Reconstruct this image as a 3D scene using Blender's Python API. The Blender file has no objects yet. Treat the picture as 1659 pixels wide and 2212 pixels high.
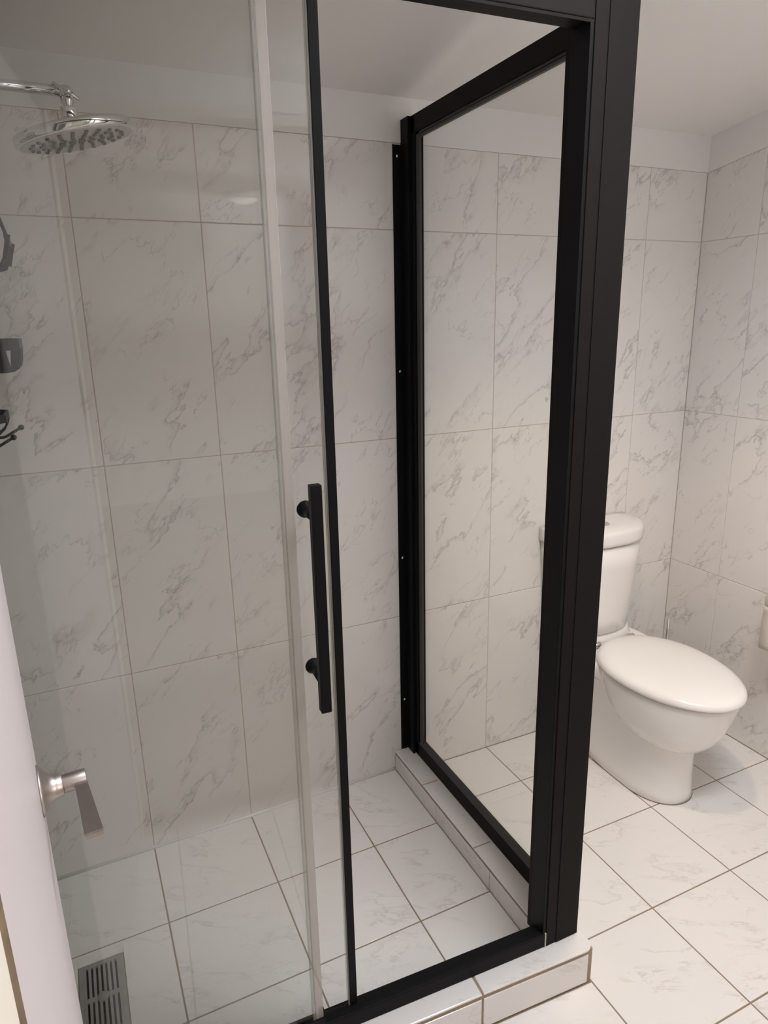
import bpy, bmesh, math, random
from mathutils import Vector, Matrix, Euler
random.seed(7)
S = bpy.context.scene
COL = S.collection
R = math.radians
PI = math.pi

# ------------------------------------------------------------------ camera
FPX = 1475.21
cam_d = bpy.data.cameras.new('camera')
cam = bpy.data.objects.new('camera', cam_d)
COL.objects.link(cam)
cam_d.sensor_fit = 'VERTICAL'
cam_d.sensor_height = 36.0
cam_d.lens = FPX / 2212.0 * 36.0
cam_d.clip_start = 0.01
yaw, pitch, roll = -0.430595, -0.270376, -0.021122
Mr = Matrix.Rotation(yaw, 4, 'Z') @ Matrix.Rotation(PI / 2 + pitch, 4, 'X') @ Matrix.Rotation(roll, 4, 'Z')
cam.matrix_world = Matrix.Translation((-0.0699, -1.8823, 1.5475)) @ Mr
S.camera = cam

# ------------------------------------------------------------------ world, lights, exposure
W = bpy.data.worlds.new('world')
S.world = W
W.use_nodes = True
W.node_tree.nodes['Background'].inputs[0].default_value = (0.80, 0.90, 1.0, 1)
W.node_tree.nodes['Background'].inputs[1].default_value = 0.6
vs = S.view_settings
vs.view_transform = 'Standard'
vs.look = 'None'
vs.gamma = 1.0
vs.use_curve_mapping = False
vs.exposure = 0.03
S.cycles.max_bounces = 8
S.cycles.glossy_bounces = 3
S.cycles.transparent_max_bounces = 16
S.cycles.caustics_reflective = False
S.cycles.caustics_refractive = False
S.cycles.sample_clamp_indirect = 6.0


def light(name, kind, loc, energy, color, size=0.1, size_y=None, target=None):
    d = bpy.data.lights.new(name, kind)
    d.energy = energy
    d.color = color
    if kind == 'AREA':
        d.shape = 'RECTANGLE' if size_y else 'DISK'
        d.size = size
        if size_y:
            d.size_y = size_y
    else:
        d.shadow_soft_size = size
    o = bpy.data.objects.new(name, d)
    COL.objects.link(o)
    o.location = loc
    if target is not None:
        o.rotation_euler = (Vector(target) - Vector(loc)).to_track_quat('-Z', 'Y').to_euler()
    return o


# daylight falling through the skylight in front of the toilet
sk = light('skylight_daylight', 'AREA', (0.93, -1.33, 2.50), 27.5, (0.93, 0.96, 1.0), 0.68, 0.34)
sk.rotation_euler = (0, 0, 0)
# warm recessed downlight above the shower corner, square to the sloping ceiling
lamp = light('ceiling_lamp_light', 'SPOT', (0.985, -0.82, 2.250), 37.0, (1.0, 0.755, 0.52), 0.045, None, (1.10, -0.92, 1.25))
lamp.data.spot_size = R(104)
lamp.data.spot_blend = 0.6
# daylight from the hall behind the camera
light('hall_daylight', 'AREA', (2.28, -3.6, 1.45), 78.0, (1.0, 0.95, 0.92), 1.1, 1.3, (0.0, -3.6, 1.3))

# ------------------------------------------------------------------ material helpers


def new_mat(name):
    m = bpy.data.materials.new(name)
    m.use_nodes = True
    nt = m.node_tree
    b = nt.nodes['Principled BSDF']
    return m, nt, b


def simple(name, col, rough=0.5, metal=0.0, spec=0.5, coat=0.0, noise=0.0, nscale=30.0, bump=0.0):
    m, nt, b = new_mat(name)
    b.inputs['Roughness'].default_value = rough
    b.inputs['Metallic'].default_value = metal
    b.inputs['Specular IOR Level'].default_value = spec
    if coat:
        b.inputs['Coat Weight'].default_value = coat
        b.inputs['Coat Roughness'].default_value = 0.03
    tc = nt.nodes.new('ShaderNodeTexCoord')
    nz = nt.nodes.new('ShaderNodeTexNoise')
    nz.inputs['Scale'].default_value = nscale
    nz.inputs['Detail'].default_value = 4
    nt.links.new(tc.outputs['Object'], nz.inputs['Vector'])
    mx = nt.nodes.new('ShaderNodeMix')
    mx.data_type = 'RGBA'
    mx.inputs[6].default_value = tuple(c * (1 - noise) for c in col) + (1,)
    mx.inputs[7].default_value = tuple(min(1, c * (1 + noise)) for c in col) + (1,)
    nt.links.new(nz.outputs['Fac'], mx.inputs[0])
    nt.links.new(mx.outputs[2], b.inputs['Base Color'])
    if bump:
        bp = nt.nodes.new('ShaderNodeBump')
        bp.inputs['Strength'].default_value = bump
        bp.inputs['Distance'].default_value = 0.002
        nt.links.new(nz.outputs['Fac'], bp.inputs['Height'])
        nt.links.new(bp.outputs['Normal'], b.inputs['Normal'])
    return m


def marble(name, base, vein, angle, strength, rough=0.12, scale=1.0):
    m, nt, b = new_mat(name)
    N, L = nt.nodes, nt.links

    def math_(op, a, c=None, clamp=False):
        n = N.new('ShaderNodeMath')
        n.operation = op
        n.use_clamp = clamp
        for i, x in enumerate((a, c)):
            if x is None:
                continue
            if isinstance(x, (int, float)):
                n.inputs[i].default_value = x
            else:
                L.new(x, n.inputs[i])
        return n.outputs[0]

    def maprange(v, a, bb, c, d, smooth=True):
        n = N.new('ShaderNodeMapRange')
        n.interpolation_type = 'SMOOTHSTEP' if smooth else 'LINEAR'
        L.new(v, n.inputs[0])
        for i, x in enumerate((a, bb, c, d)):
            n.inputs[i + 1].default_value = x
        return n.outputs[0]

    tc = N.new('ShaderNodeTexCoord')
    oi = N.new('ShaderNodeObjectInfo')
    sc = N.new('ShaderNodeVectorMath')
    sc.operation = 'SCALE'
    sc.inputs[0].default_value = (43.0, 29.0, 17.0)
    L.new(oi.outputs['Random'], sc.inputs['Scale'])
    ad = N.new('ShaderNodeVectorMath')
    ad.operation = 'ADD'
    L.new(tc.outputs['Object'], ad.inputs[0])
    L.new(sc.outputs[0], ad.inputs[1])
    mp = N.new('ShaderNodeMapping')
    mp.vector_type = 'TEXTURE'
    mp.inputs['Rotation'].default_value = (0, 0, R(angle))
    mp.inputs['Scale'].default_value = (2.0 / scale, 0.74 / scale, 1.0 / scale)
    L.new(ad.outputs[0], mp.inputs['Vector'])

    def noise(vec, s, det, ro, dist=0.0):
        n = N.new('ShaderNodeTexNoise')
        n.inputs['Scale'].default_value = s
        n.inputs['Detail'].default_value = det
        n.inputs['Roughness'].default_value = ro
        n.inputs['Distortion'].default_value = dist
        L.new(vec, n.inputs['Vector'])
        return n.outputs['Fac']

    wz = N.new('ShaderNodeTexNoise')
    wz.inputs['Scale'].default_value = 9.0
    wz.inputs['Detail'].default_value = 3
    L.new(ad.outputs[0], wz.inputs['Vector'])
    wsub = N.new('ShaderNodeVectorMath')
    wsub.operation = 'SUBTRACT'
    L.new(wz.outputs['Color'], wsub.inputs[0])
    wsub.inputs[1].default_value = (0.5, 0.5, 0.5)
    wsc = N.new('ShaderNodeVectorMath')
    wsc.operation = 'SCALE'
    wsc.inputs['Scale'].default_value = 0.045
    L.new(wsub.outputs[0], wsc.inputs[0])
    wad = N.new('ShaderNodeVectorMath')
    wad.operation = 'ADD'
    L.new(mp.outputs[0], wad.inputs[0])
    L.new(wsc.outputs[0], wad.inputs[1])
    P = wad.outputs[0]
    n1 = noise(P, 3.8, 6, 0.58, 0.15)
    n2 = noise(P, 8.0, 5, 0.58, 0.15)
    mk = noise(ad.outputs[0], 6.0, 2, 0.5)
    mk2 = noise(ad.outputs[0], 9.0, 2, 0.5)
    r1 = maprange(math_('ABSOLUTE', math_('SUBTRACT', n1, 0.5)), 0.0, 0.010, 1.0, 0.0)
    w1 = maprange(math_('SUBTRACT', n1, 0.5), 0.0, 0.045, 1.0, 0.0)
    w1 = math_('MULTIPLY', w1, math_('GREATER_THAN', n1, 0.5))
    fine = noise(ad.outputs[0], 55.0, 3, 0.6)
    w1 = math_('MULTIPLY', w1, maprange(fine, 0.35, 0.62, 0.35, 1.0))
    r2 = maprange(math_('ABSOLUTE', math_('SUBTRACT', n2, 0.5)), 0.0, 0.011, 1.0, 0.0)
    m1 = maprange(mk, 0.40, 0.56, 0.0, 1.0)
    m2 = maprange(mk2, 0.47, 0.60, 0.0, 1.0)
    v = math_('MULTIPLY', r1, m1)
    wv = math_('MULTIPLY', math_('MULTIPLY', w1, m1), 0.42)
    v2 = math_('MULTIPLY', math_('MULTIPLY', r2, m2), 0.50)
    tot = math_('ADD', math_('ADD', math_('MULTIPLY', v, 0.50), wv), v2, True)
    tot = math_('MULTIPLY', tot, strength, True)
    cl = noise(ad.outputs[0], 3.0, 3, 0.5)
    cmix = N.new('ShaderNodeMix')
    cmix.data_type = 'RGBA'
    cmix.inputs[6].default_value = tuple(c * 0.965 for c in base) + (1,)
    cmix.inputs[7].default_value = tuple(min(1, c * 1.03) for c in base) + (1,)
    L.new(cl, cmix.inputs[0])
    mx = N.new('ShaderNodeMix')
    mx.data_type = 'RGBA'
    L.new(cmix.outputs[2], mx.inputs[6])
    mx.inputs[7].default_value = tuple(vein) + (1,)
    L.new(tot, mx.inputs[0])
    L.new(mx.outputs[2], b.inputs['Base Color'])
    b.inputs['Roughness'].default_value = rough
    b.inputs['Specular IOR Level'].default_value = 0.45
    return m


def glass_mat(name, tint, rough=0.0):
    """thin clear pane: tinted see-through plus a mirror layer that follows the angle of view on the surface"""
    m = bpy.data.materials.new(name)
    m.use_nodes = True
    nt = m.node_tree
    N, L = nt.nodes, nt.links
    N.clear()
    out = N.new('ShaderNodeOutputMaterial')
    tr = N.new('ShaderNodeBsdfTransparent')
    tr.inputs[0].default_value = tuple(tint) + (1,)
    gl = N.new('ShaderNodeBsdfGlossy')
    gl.inputs['Roughness'].default_value = rough
    g = N.new('ShaderNodeNewGeometry')
    dt = N.new('ShaderNodeVectorMath')
    dt.operation = 'DOT_PRODUCT'
    L.new(g.outputs['Normal'], dt.inputs[0])
    L.new(g.outputs['Incoming'], dt.inputs[1])
    chain = dt.outputs['Value']
    for op, val in (('ABSOLUTE', None), ('SUBTRACT', 1.0), ('POWER', 5.0), ('MULTIPLY', 0.90), ('ADD', 0.036)):
        n = N.new('ShaderNodeMath')
        n.operation = op
        if op == 'SUBTRACT':
            n.inputs[0].default_value = 1.0
            L.new(chain, n.inputs[1])
        else:
            L.new(chain, n.inputs[0])
            if val is not None:
                n.inputs[1].default_value = val
        chain = n.outputs[0]
    mix = N.new('ShaderNodeMixShader')
    L.new(chain, mix.inputs[0])
    L.new(tr.outputs[0], mix.inputs[1])
    L.new(gl.outputs[0], mix.inputs[2])
    L.new(mix.outputs[0], out.inputs[0])
    return m


def vinyl_mat(name, col, clear):
    m = bpy.data.materials.new(name)
    m.use_nodes = True
    nt = m.node_tree
    N, L = nt.nodes, nt.links
    b = N['Principled BSDF']
    b.inputs['Base Color'].default_value = tuple(col) + (1,)
    b.inputs['Roughness'].default_value = 0.25
    out = [n for n in N if n.type == 'OUTPUT_MATERIAL'][0]
    tr = N.new('ShaderNodeBsdfTransparent')
    tr.inputs[0].default_value = (0.95, 0.95, 0.93, 1)
    mix = N.new('ShaderNodeMixShader')
    mix.inputs[0].default_value = 1 - clear
    L.new(tr.outputs[0], mix.inputs[1])
    L.new(b.outputs[0], mix.inputs[2])
    L.new(mix.outputs[0], out.inputs[0])
    return m


def emit_mat(name, col, strength):
    m = bpy.data.materials.new(name)
    m.use_nodes = True
    nt = m.node_tree
    b = nt.nodes['Principled BSDF']
    b.inputs['Emission Color'].default_value = tuple(col) + (1,)
    b.inputs['Emission Strength'].default_value = strength
    return m


M = {}
M['wall_tile'] = marble('wall_tile', (0.795, 0.765, 0.74), (0.33, 0.295, 0.28), 50, 0.70, 0.10)
M['floor_tile'] = marble('floor_tile', (0.785, 0.76, 0.74), (0.38, 0.34, 0.315), -28, 0.40, 0.14, 1.15)
M['grout'] = simple('grout_wall', (0.53, 0.465, 0.385), 0.85, noise=0.22, nscale=3)
M['grout_light'] = simple('grout_light', (0.60, 0.55, 0.48), 0.85, noise=0.15, nscale=14)
M['grout_hob'] = simple('grout_hob', (0.34, 0.255, 0.175), 0.85, noise=0.3, nscale=30)
M['grout_floor'] = simple('grout_floor', (0.27, 0.205, 0.145), 0.85, noise=0.3, nscale=22)
M['paint'] = simple('white_paint', (0.83, 0.805, 0.785), 0.55, noise=0.015, nscale=6)
M['ceiling'] = simple('ceiling_paint', (0.87, 0.845, 0.82), 0.7, noise=0.015, nscale=5)
M['door_paint'] = simple('door_paint', (0.60, 0.545, 0.56), 0.38, noise=0.02, nscale=8)
M['jamb_paint'] = simple('jamb_paint', (0.70, 0.66, 0.58), 0.45, noise=0.05, nscale=18)
M['black'] = simple('black_powder_coat', (0.0125, 0.0105, 0.0098), 0.45, noise=0.12, nscale=60, spec=0.05)
M['black2'] = simple('black_extrusion', (0.008, 0.0078, 0.0085), 0.42, noise=0.1, nscale=60, spec=0.08)
M['black_bead'] = simple('black_glazing_bead', (0.045, 0.040, 0.037), 0.5, noise=0.15, nscale=40)
M['chrome'] = simple('chrome', (0.78, 0.78, 0.78), 0.06, metal=1.0, noise=0.03, nscale=12)
M['nickel'] = simple('brushed_nickel', (0.46, 0.415, 0.39), 0.40, metal=1.0, noise=0.10, nscale=60)
M['satin'] = simple('satin_steel', (0.50, 0.49, 0.48), 0.34, metal=1.0, noise=0.06, nscale=40)
M['steel'] = simple('screw_steel', (0.75, 0.75, 0.75), 0.3, metal=1.0, noise=0.1)
M['porcelain'] = simple('porcelain', (0.84, 0.815, 0.79), 0.10, coat=0.6, noise=0.01, nscale=5)
M['lid'] = simple('seat_plastic', (0.86, 0.83, 0.80), 0.13, coat=0.5, noise=0.01, nscale=5)
M['rubber'] = simple('grey_rubber', (0.13, 0.125, 0.12), 0.6, noise=0.2, nscale=80)
M['gap'] = simple('dark_gap', (0.02, 0.018, 0.016), 0.8, noise=0.2)
M['drain'] = simple('drain_plastic', (0.30, 0.295, 0.275), 0.5, noise=0.22, nscale=45)
M['silicone'] = simple('silicone', (0.78, 0.77, 0.75), 0.25, noise=0.03, nscale=25)
M['paper'] = simple('tissue_paper', (0.80, 0.76, 0.69), 0.95, noise=0.06, nscale=160, bump=0.5)
M['card'] = simple('cardboard', (0.42, 0.33, 0.24), 0.9, noise=0.1)
M['caddy'] = simple('caddy_black', (0.010, 0.0095, 0.009), 0.4, noise=0.15, nscale=60)
M['rust'] = simple('worn_hinge', (0.16, 0.115, 0.075), 0.6, metal=0.3, noise=0.55, nscale=70, bump=0.4)
M['glass'] = glass_mat('clear_glass', (0.944, 0.949, 0.942))
M['window_glass'] = glass_mat('window_glass', (0.98, 0.985, 0.98))
M['vinyl'] = vinyl_mat('clear_vinyl_seal', (0.50, 0.47, 0.435), 0.50)
M['vinyl2'] = vinyl_mat('clear_vinyl_fin', (0.52, 0.50, 0.475), 0.72)
M['lamp'] = emit_mat('lamp_diffuser', (1.0, 0.84, 0.66), 6.0)
M['hall_lamp'] = emit_mat('hall_lamp_diffuser', (1.0, 0.88, 0.74), 0.9)
M['hall_floor'] = simple('hall_floor', (0.42, 0.36, 0.30), 0.5, noise=0.1, nscale=8)

# ------------------------------------------------------------------ geometry helpers


def obj(name, verts, faces, mat, parent=None, smooth=False, loc=None, rot=None):
    me = bpy.data.meshes.new(name)
    me.from_pydata([tuple(v) for v in verts], [], faces)
    me.validate()
    me.materials.append(M[mat])
    if smooth:
        for pl in me.polygons:
            pl.use_smooth = True
    return link(name, me, parent, loc, rot)


def link(name, me, parent=None, loc=None, rot=None):
    o = bpy.data.objects.new(name, me)
    COL.objects.link(o)
    if loc is not None:
        o.location = loc
    if rot is not None:
        o.rotation_euler = rot
    if parent is not None:
        attach(o, parent)
    return o


def world_of(o):
    m = Matrix.LocRotScale(o.location, o.rotation_euler, o.scale)
    if o.parent is not None:
        return world_of(o.parent) @ o.matrix_parent_inverse @ m
    return m


def attach(o, parent):
    inv = world_of(parent).inverted()
    o.parent = parent
    o.matrix_parent_inverse = inv


class MB:
    """collects shapes that make ONE part"""

    def __init__(self):
        self.v = []
        self.f = []
        self.sm = []

    def add(self, verts, faces, smooth=False):
        n = len(self.v)
        self.v += [Vector(x) for x in verts]
        self.f += [tuple(i + n for i in f) for f in faces]
        self.sm += [smooth] * len(faces)
        return self

    def box(self, a, b, bev=0.0, xf=None):
        x0, x1 = sorted((a[0], b[0]))
        y0, y1 = sorted((a[1], b[1]))
        z0, z1 = sorted((a[2], b[2]))
        if bev <= 0:
            v = [Vector((x, y, z)) for z in (z0, z1) for y in (y0, y1) for x in (x0, x1)]
            f = [(0, 2, 3, 1), (4, 5, 7, 6), (0, 1, 5, 4), (2, 6, 7, 3), (0, 4, 6, 2), (1, 3, 7, 5)]
        else:
            bm = bmesh.new()
            bmesh.ops.create_cube(bm, size=1)
            for q in bm.verts:
                q.co = Vector(((x0 + x1) / 2 + q.co.x * (x1 - x0), (y0 + y1) / 2 + q.co.y * (y1 - y0),
                               (z0 + z1) / 2 + q.co.z * (z1 - z0)))
            bmesh.ops.bevel(bm, geom=list(bm.edges), offset=min(bev, 0.45 * min(x1 - x0, y1 - y0, z1 - z0)),
                            segments=2, affect='EDGES', profile=0.6)
            bm.verts.index_update()
            v = [q.co.copy() for q in bm.verts]
            f = [tuple(q.index for q in fa.verts) for fa in bm.faces]
            bm.free()
        if xf is not None:
            v = [xf @ q for q in v]
        return self.add(v, f)

    def prism(self, poly, z0, z1, xf=None):
        n = len(poly)
        v = [Vector((x, y, z0)) for x, y in poly] + [Vector((x, y, z1)) for x, y in poly]
        f = [tuple(reversed(range(n))), tuple(range(n, 2 * n))]
        f += [(i, (i + 1) % n, n + (i + 1) % n, n + i) for i in range(n)]
        if xf is not None:
            v = [xf @ q for q in v]
        return self.add(v, f)

    def loft(self, rings, cap0=True, cap1=True, smooth=True):
        n = len(rings[0])
        v = [Vector(q) for r in rings for q in r]
        f = []
        for k in range(len(rings) - 1):
            for i in range(n):
                j = (i + 1) % n
                f.append((k * n + i, k * n + j, (k + 1) * n + j, (k + 1) * n + i))
        b = len(self.f)
        self.add(v, f, smooth)
        base = len(self.v) - len(v)
        if cap0:
            self.f.append(tuple(base + i for i in reversed(range(n))))
            self.sm.append(False)
        if cap1:
            self.f.append(tuple(base + (len(rings) - 1) * n + i for i in range(n)))
            self.sm.append(False)
        return self

    def lathe(self, profile, origin, axis=(0, 0, 1), seg=32, caps=True):
        """profile: list of (radius, height along axis)"""
        q = Vector((0, 0, 1)).rotation_difference(Vector(axis).normalized()).to_matrix()
        rings = []
        for r, h in profile:
            rings.append([Vector(origin) + q @ Vector((max(r, 1e-5) * math.cos(2 * PI * i / seg),
                                                       max(r, 1e-5) * math.sin(2 * PI * i / seg), h)) for i in range(seg)])
        return self.loft(rings, caps, caps)

    def tube(self, pts, r, seg=10):
        pts = [Vector(q) for q in pts]
        rings = []
        up = None
        for i, q in enumerate(pts):
            t = (pts[min(i + 1, len(pts) - 1)] - pts[max(i - 1, 0)]).normalized()
            if up is None:
                up = t.orthogonal().normalized()
            up = (up - t * up.dot(t)).normalized()
            s = t.cross(up)
            rings.append([q + r * (math.cos(2 * PI * k / seg) * up + math.sin(2 * PI * k / seg) * s) for k in range(seg)])
        return self.loft(rings)

    def sphere(self, c, r, seg=14):
        prof = [(r * math.sin(PI * k / 8), -r * math.cos(PI * k / 8)) for k in range(9)]
        return self.lathe(prof, c, (0, 0, 1), seg)

    def build(self, name, mat, parent=None, loc=None, rot=None):
        me = bpy.data.meshes.new(name)
        me.from_pydata([tuple(q) for q in self.v], [], self.f)
        me.materials.append(M[mat])
        for pl, s in zip(me.polygons, self.sm):
            pl.use_smooth = s
        bm = bmesh.new()
        bm.from_mesh(me)
        bmesh.ops.recalc_face_normals(bm, faces=bm.faces)
        bm.to_mesh(me)
        bm.free()
        return link(name, me, parent, loc, rot)


def thing(name, label, cat, loc, group=None):
    o = bpy.data.objects.new(name, None)
    COL.objects.link(o)
    o.empty_display_size = 0.1
    o.location = loc
    o['label'] = label
    o['category'] = cat
    if group:
        o['group'] = group
    return o


def tag(o, label, cat, group=None):
    o['label'] = label
    o['category'] = cat
    if group:
        o['group'] = group
    return o


def struct(o):
    o['kind'] = 'structure'
    return o


# ------------------------------------------------------------------ tiles
_tile_cache = {}


def tile_mesh(pts, thick, bev, mat):
    """a tile with eased edges; local z = 0 is the finished face, the body lies below it"""
    key = (tuple((round(x, 4), round(y, 4)) for x, y in pts), thick, bev, mat)
    if key in _tile_cache:
        return _tile_cache[key]
    n = len(pts)
    cx = sum(q[0] for q in pts) / n
    cy = sum(q[1] for q in pts) / n

    def inset(d):
        out = []
        for i in range(n):
            p0, p1, p2 = Vector(pts[i - 1]), Vector(pts[i]), Vector(pts[(i + 1) % n])
            e1, e2 = (p1 - p0).normalized(), (p2 - p1).normalized()
            n1, n2 = Vector((-e1.y, e1.x)), Vector((-e2.y, e2.x))
            b = (n1 + n2)
            k = d / max(0.3, 1 + n1.dot(n2))
            out.append(p1 + b * k)
        return out
    rings = [[(q[0], q[1], -thick) for q in pts], [(q[0], q[1], -bev) for q in pts],
             [(q[0], q[1], -bev * 0.3) for q in inset(bev * 0.3)], [(q[0], q[1], 0) for q in inset(bev)]]
    v = [q for r in rings for q in r]
    f = []
    for k in range(3):
        for i in range(n):
            j = (i + 1) % n
            f.append((k * n + i, k * n + j, (k + 1) * n + j, (k + 1) * n + i))
    f.append(tuple(3 * n + i for i in range(n)))
    me = bpy.data.meshes.new('tile')
    me.from_pydata(v, [], f)
    me.materials.append(M[mat])
    _tile_cache[key] = me
    return me


ROT = {'back': (PI / 2, 0, 0), 'right': (PI / 2, 0, -PI / 2), 'left': (PI / 2, 0, PI / 2), 'floor': (0, 0, 0)}


def tile(parent, quad, side, origin, mat='wall_tile', thick=0.008, bev=0.0014, name='tile', tilt=None):
    """quad: corner points in the surface's own 2D coordinates, CCW; origin: world point of (0,0)"""
    n = len(quad)
    cx = sum(q[0] for q in quad) / n
    cy = sum(q[1] for q in quad) / n
    loc_pts = [(x - cx, y - cy) for x, y in quad]
    me = tile_mesh(loc_pts, thick, bev, mat)
    rot = Euler(ROT[side] if isinstance(side, str) else side)
    if tilt:
        rot = tilt
    w = Vector(origin) + rot.to_matrix() @ Vector((cx, cy, 0))
    jit = Euler((random.uniform(-1, 1) * 0.0005, random.uniform(-1, 1) * 0.0005, 0)).to_matrix()
    o = link(name, me, None, w, (rot.to_matrix() @ jit).to_euler())
    attach(o, parent)
    return o


# ------------------------------------------------------------------ room measures
XL, XR, YF = -0.30, 2.0633, -1.71         # left wall, right wall, inside of the door wall
SL = 0.158                                # the ceiling rises towards the door
Z1, Z2, Z3, ZT, ZC = 0.6068, 1.2033, 1.8018, 2.0268, 2.1395
G = 0.0010                                # half a wall joint
ceil_z = lambda y: ZC - SL * y
top_z = lambda y: ZT - SL * y
XCOL = [-0.30, 0.0, 0.301, 0.601, 0.897, 1.1945, 1.497, 1.8015, XR]

# back wall
wb = struct(MB().box((XL - 0.1, 0.0012, -0.1), (XR + 0.1, 0.10, 2.6)).build('wall_back', 'grout'))
rows = [(0.0, Z1), (Z1, Z2), (Z2, Z3), (Z3, ZT)]
for i in range(len(XCOL) - 1):
    a, b = XCOL[i] + G, XCOL[i + 1] - G
    for z0, z1 in rows:
        zz0, zz1 = z0 + G, z1 - (G if z1 != ZT else 0)
        tile(wb, [(a, zz0), (b, zz0), (b, zz1), (a, zz1)], 'back', (0, 0, 0))

# right wall
wr = struct(MB().box((XR + 0.0012, YF - 0.11, -0.1), (XR + 0.10, 0.1, 2.6)).build('wall_right', 'grout_light'))
YCOL = [0.0, -0.226, -0.526, -0.826, -1.126, -1.426, YF]
for i in range(len(YCOL) - 1):
    y0, y1 = YCOL[i] - G, YCOL[i + 1] + G           # y0 nearer the back wall
    for k, (z0, z1) in enumerate(rows):
        q0, q1 = (z1 - G, z1 - G) if k < 3 else (top_z(y0), top_z(y1))
        tile(wr, [(-y0, z0 + G), (-y1, z0 + G), (-y1, q1), (-y0, q0)], 'right', (XR, 0, 0))

# left wall
wl = struct(MB().box((XL - 0.10, YF - 0.11, -0.1), (XL - 0.0012, 0.1, 2.6)).build('wall_left', 'grout'))
for y0, y1 in ((-0.0, -0.3), (-0.3, -0.6), (-0.6, -0.9), (-0.9, -1.2), (-1.2, -1.5), (-1.5, YF)):
    for k, (z0, z1) in enumerate(rows):
        t0, t1 = (z1 - G, z1 - G) if k < 3 else (top_z(y0), top_z(y1))
        tile(wl, [(y1 + G, z0 + G), (y0 - G, z0 + G), (y0 - G, t0), (y1 + G, t1)], 'left', (XL, 0, 0))

# door wall (behind the camera's right shoulder) with the doorway
DX0, DX1, DH = -0.10, 0.66, 2.06
m = MB()
m.box((XL - 0.1, YF - 0.11, -0.1), (DX0 - 0.03, YF, 2.6))
m.box((DX1 + 0.03, YF - 0.11, -0.1), (XR + 0.1, YF, 2.6))
m.box((DX0 - 0.03, YF - 0.11, DH + 0.03), (DX1 + 0.03, YF, 2.6))
wf = struct(m.build('wall_front', 'paint'))
m = MB()
m.box((DX0 - 0.03, YF - 0.125, -0.002), (DX0 - 0.002, YF - 0.002, DH + 0.03), 0.002)
m.box((DX1, YF - 0.125, -0.002), (DX1 + 0.03, YF - 0.002, DH + 0.03), 0.002)
m.box((DX0 - 0.002, YF - 0.125, DH), (DX1, YF - 0.002, DH + 0.03), 0.002)
struct(m.build('trim_1', 'jamb_paint'))

# sloping ceiling, flat cornice boards
ya, yb = 0.1, YF - 0.11
KX0, KX1, KY0, KY1 = 0.57, 1.29, -1.52, -1.14                # skylight opening


def slab(mb, x0, x1, y0, y1, t=0.03):
    v = [(x, y, ceil_z(y) + h) for h in (0, t) for x, y in ((x0, y0), (x1, y0), (x1, y1), (x0, y1))]
    mb.add(v, [(0, 3, 2, 1), (4, 5, 6, 7), (0, 1, 5, 4), (1, 2, 6, 5), (2, 3, 7, 6), (3, 0, 4, 7)])


m = MB()
for x0, x1, y0, y1 in ((XL - 0.1, KX0, yb, ya), (KX1, XR + 0.1, yb, ya), (KX0, KX1, KY1, ya), (KX0, KX1, yb, KY0)):
    slab(m, x0, x1, y0, y1)
struct(m.build('ceiling', 'ceiling'))
m = MB()                                                     # plastered skylight shaft
m.box((KX0 - 0.02, KY0 - 0.02, 2.23), (KX0, KY1 + 0.02, 2.56))
m.box((KX1, KY0 - 0.02, 2.23), (KX1 + 0.02, KY1 + 0.02, 2.56))
m.box((KX0, KY0 - 0.02, ceil_z(KY0)), (KX1, KY0, 2.56))
m.box((KX0, KY1, ceil_z(KY1)), (KX1, KY1 + 0.02, 2.56))
m.v = [Vector((q.x, q.y, max(q.z, ceil_z(q.y) + 0.001))) for q in m.v]
sky = struct(m.build('window_1', 'paint'))
MB().box((KX0, KY0, 2.53), (KX1, KY1, 2.536)).build('pane', 'window_glass', sky)

struct(MB().prism([(XL, ZT), (XR, ZT), (XR, ZC + 0.002), (XL, ZC + 0.002)], 0, 0.0035,
                  Matrix.Rotation(PI / 2, 4, 'X')).build('trim_2', 'paint'))
struct(MB().prism([(0, ZT), (-YF, top_z(YF)), (-YF, ceil_z(YF) + 0.002), (0, ZC + 0.002)], 0, 0.0035,
                  Matrix.Translation((XR, 0, 0)) @ Euler(ROT['right']).to_matrix().to_4x4()).build('trim_3', 'paint'))
struct(MB().prism([(YF, top_z(YF)), (0, ZT), (0, ZC + 0.002), (YF, ceil_z(YF) + 0.002)], 0, 0.0035,
                  Matrix.Translation((XL, 0, 0)) @ Euler(ROT['left']).to_matrix().to_4x4()).build('trim_4', 'paint'))

# ------------------------------------------------------------------ floors
GF = 0.0019
fl = struct(MB().box((XL - 0.1, YF - 0.11, -0.12), (XR + 0.1, 0.1, -0.0012)).build('floor', 'grout_floor'))
HX = 0.903                                                    # outer face of the shower hob
YROW = [0.0, -0.2176, -0.5168, -0.8161, -1.1154, -1.4147, YF]
FCOL = [-0.30, 0.0, 0.301, 0.603, 0.903, 1.1975, 1.4985, 1.8005, XR]


def front_y(x, off=0.0):                                      # the front hob runs a little askew
    return -0.9115 + (0.905 - x) * 0.052 + off


for i in range(len(FCOL) - 1):
    for j in range(len(YROW) - 1):
        a, b = FCOL[i] + GF, FCOL[i + 1] - GF
        y1, y0 = YROW[j] - GF, YROW[j + 1] + GF
        if b < HX + 0.01:
            if y1 > -0.83 and y0 > -0.83:
                continue
            if j == 3:
                q = [(a, y0), (b, y0), (b, front_y(b, -GF)), (a, front_y(a, -GF))]
            elif y1 > -0.9:
                continue
            else:
                q = [(a, y0), (b, y0), (b, y1), (a, y1)]
        else:
            q = [(a, y0), (b, y0), (b, y1), (a, y1)]
        tile(fl, q, 'floor', (0, 0, 0), 'floor_tile', 0.008, 0.0012)

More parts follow.
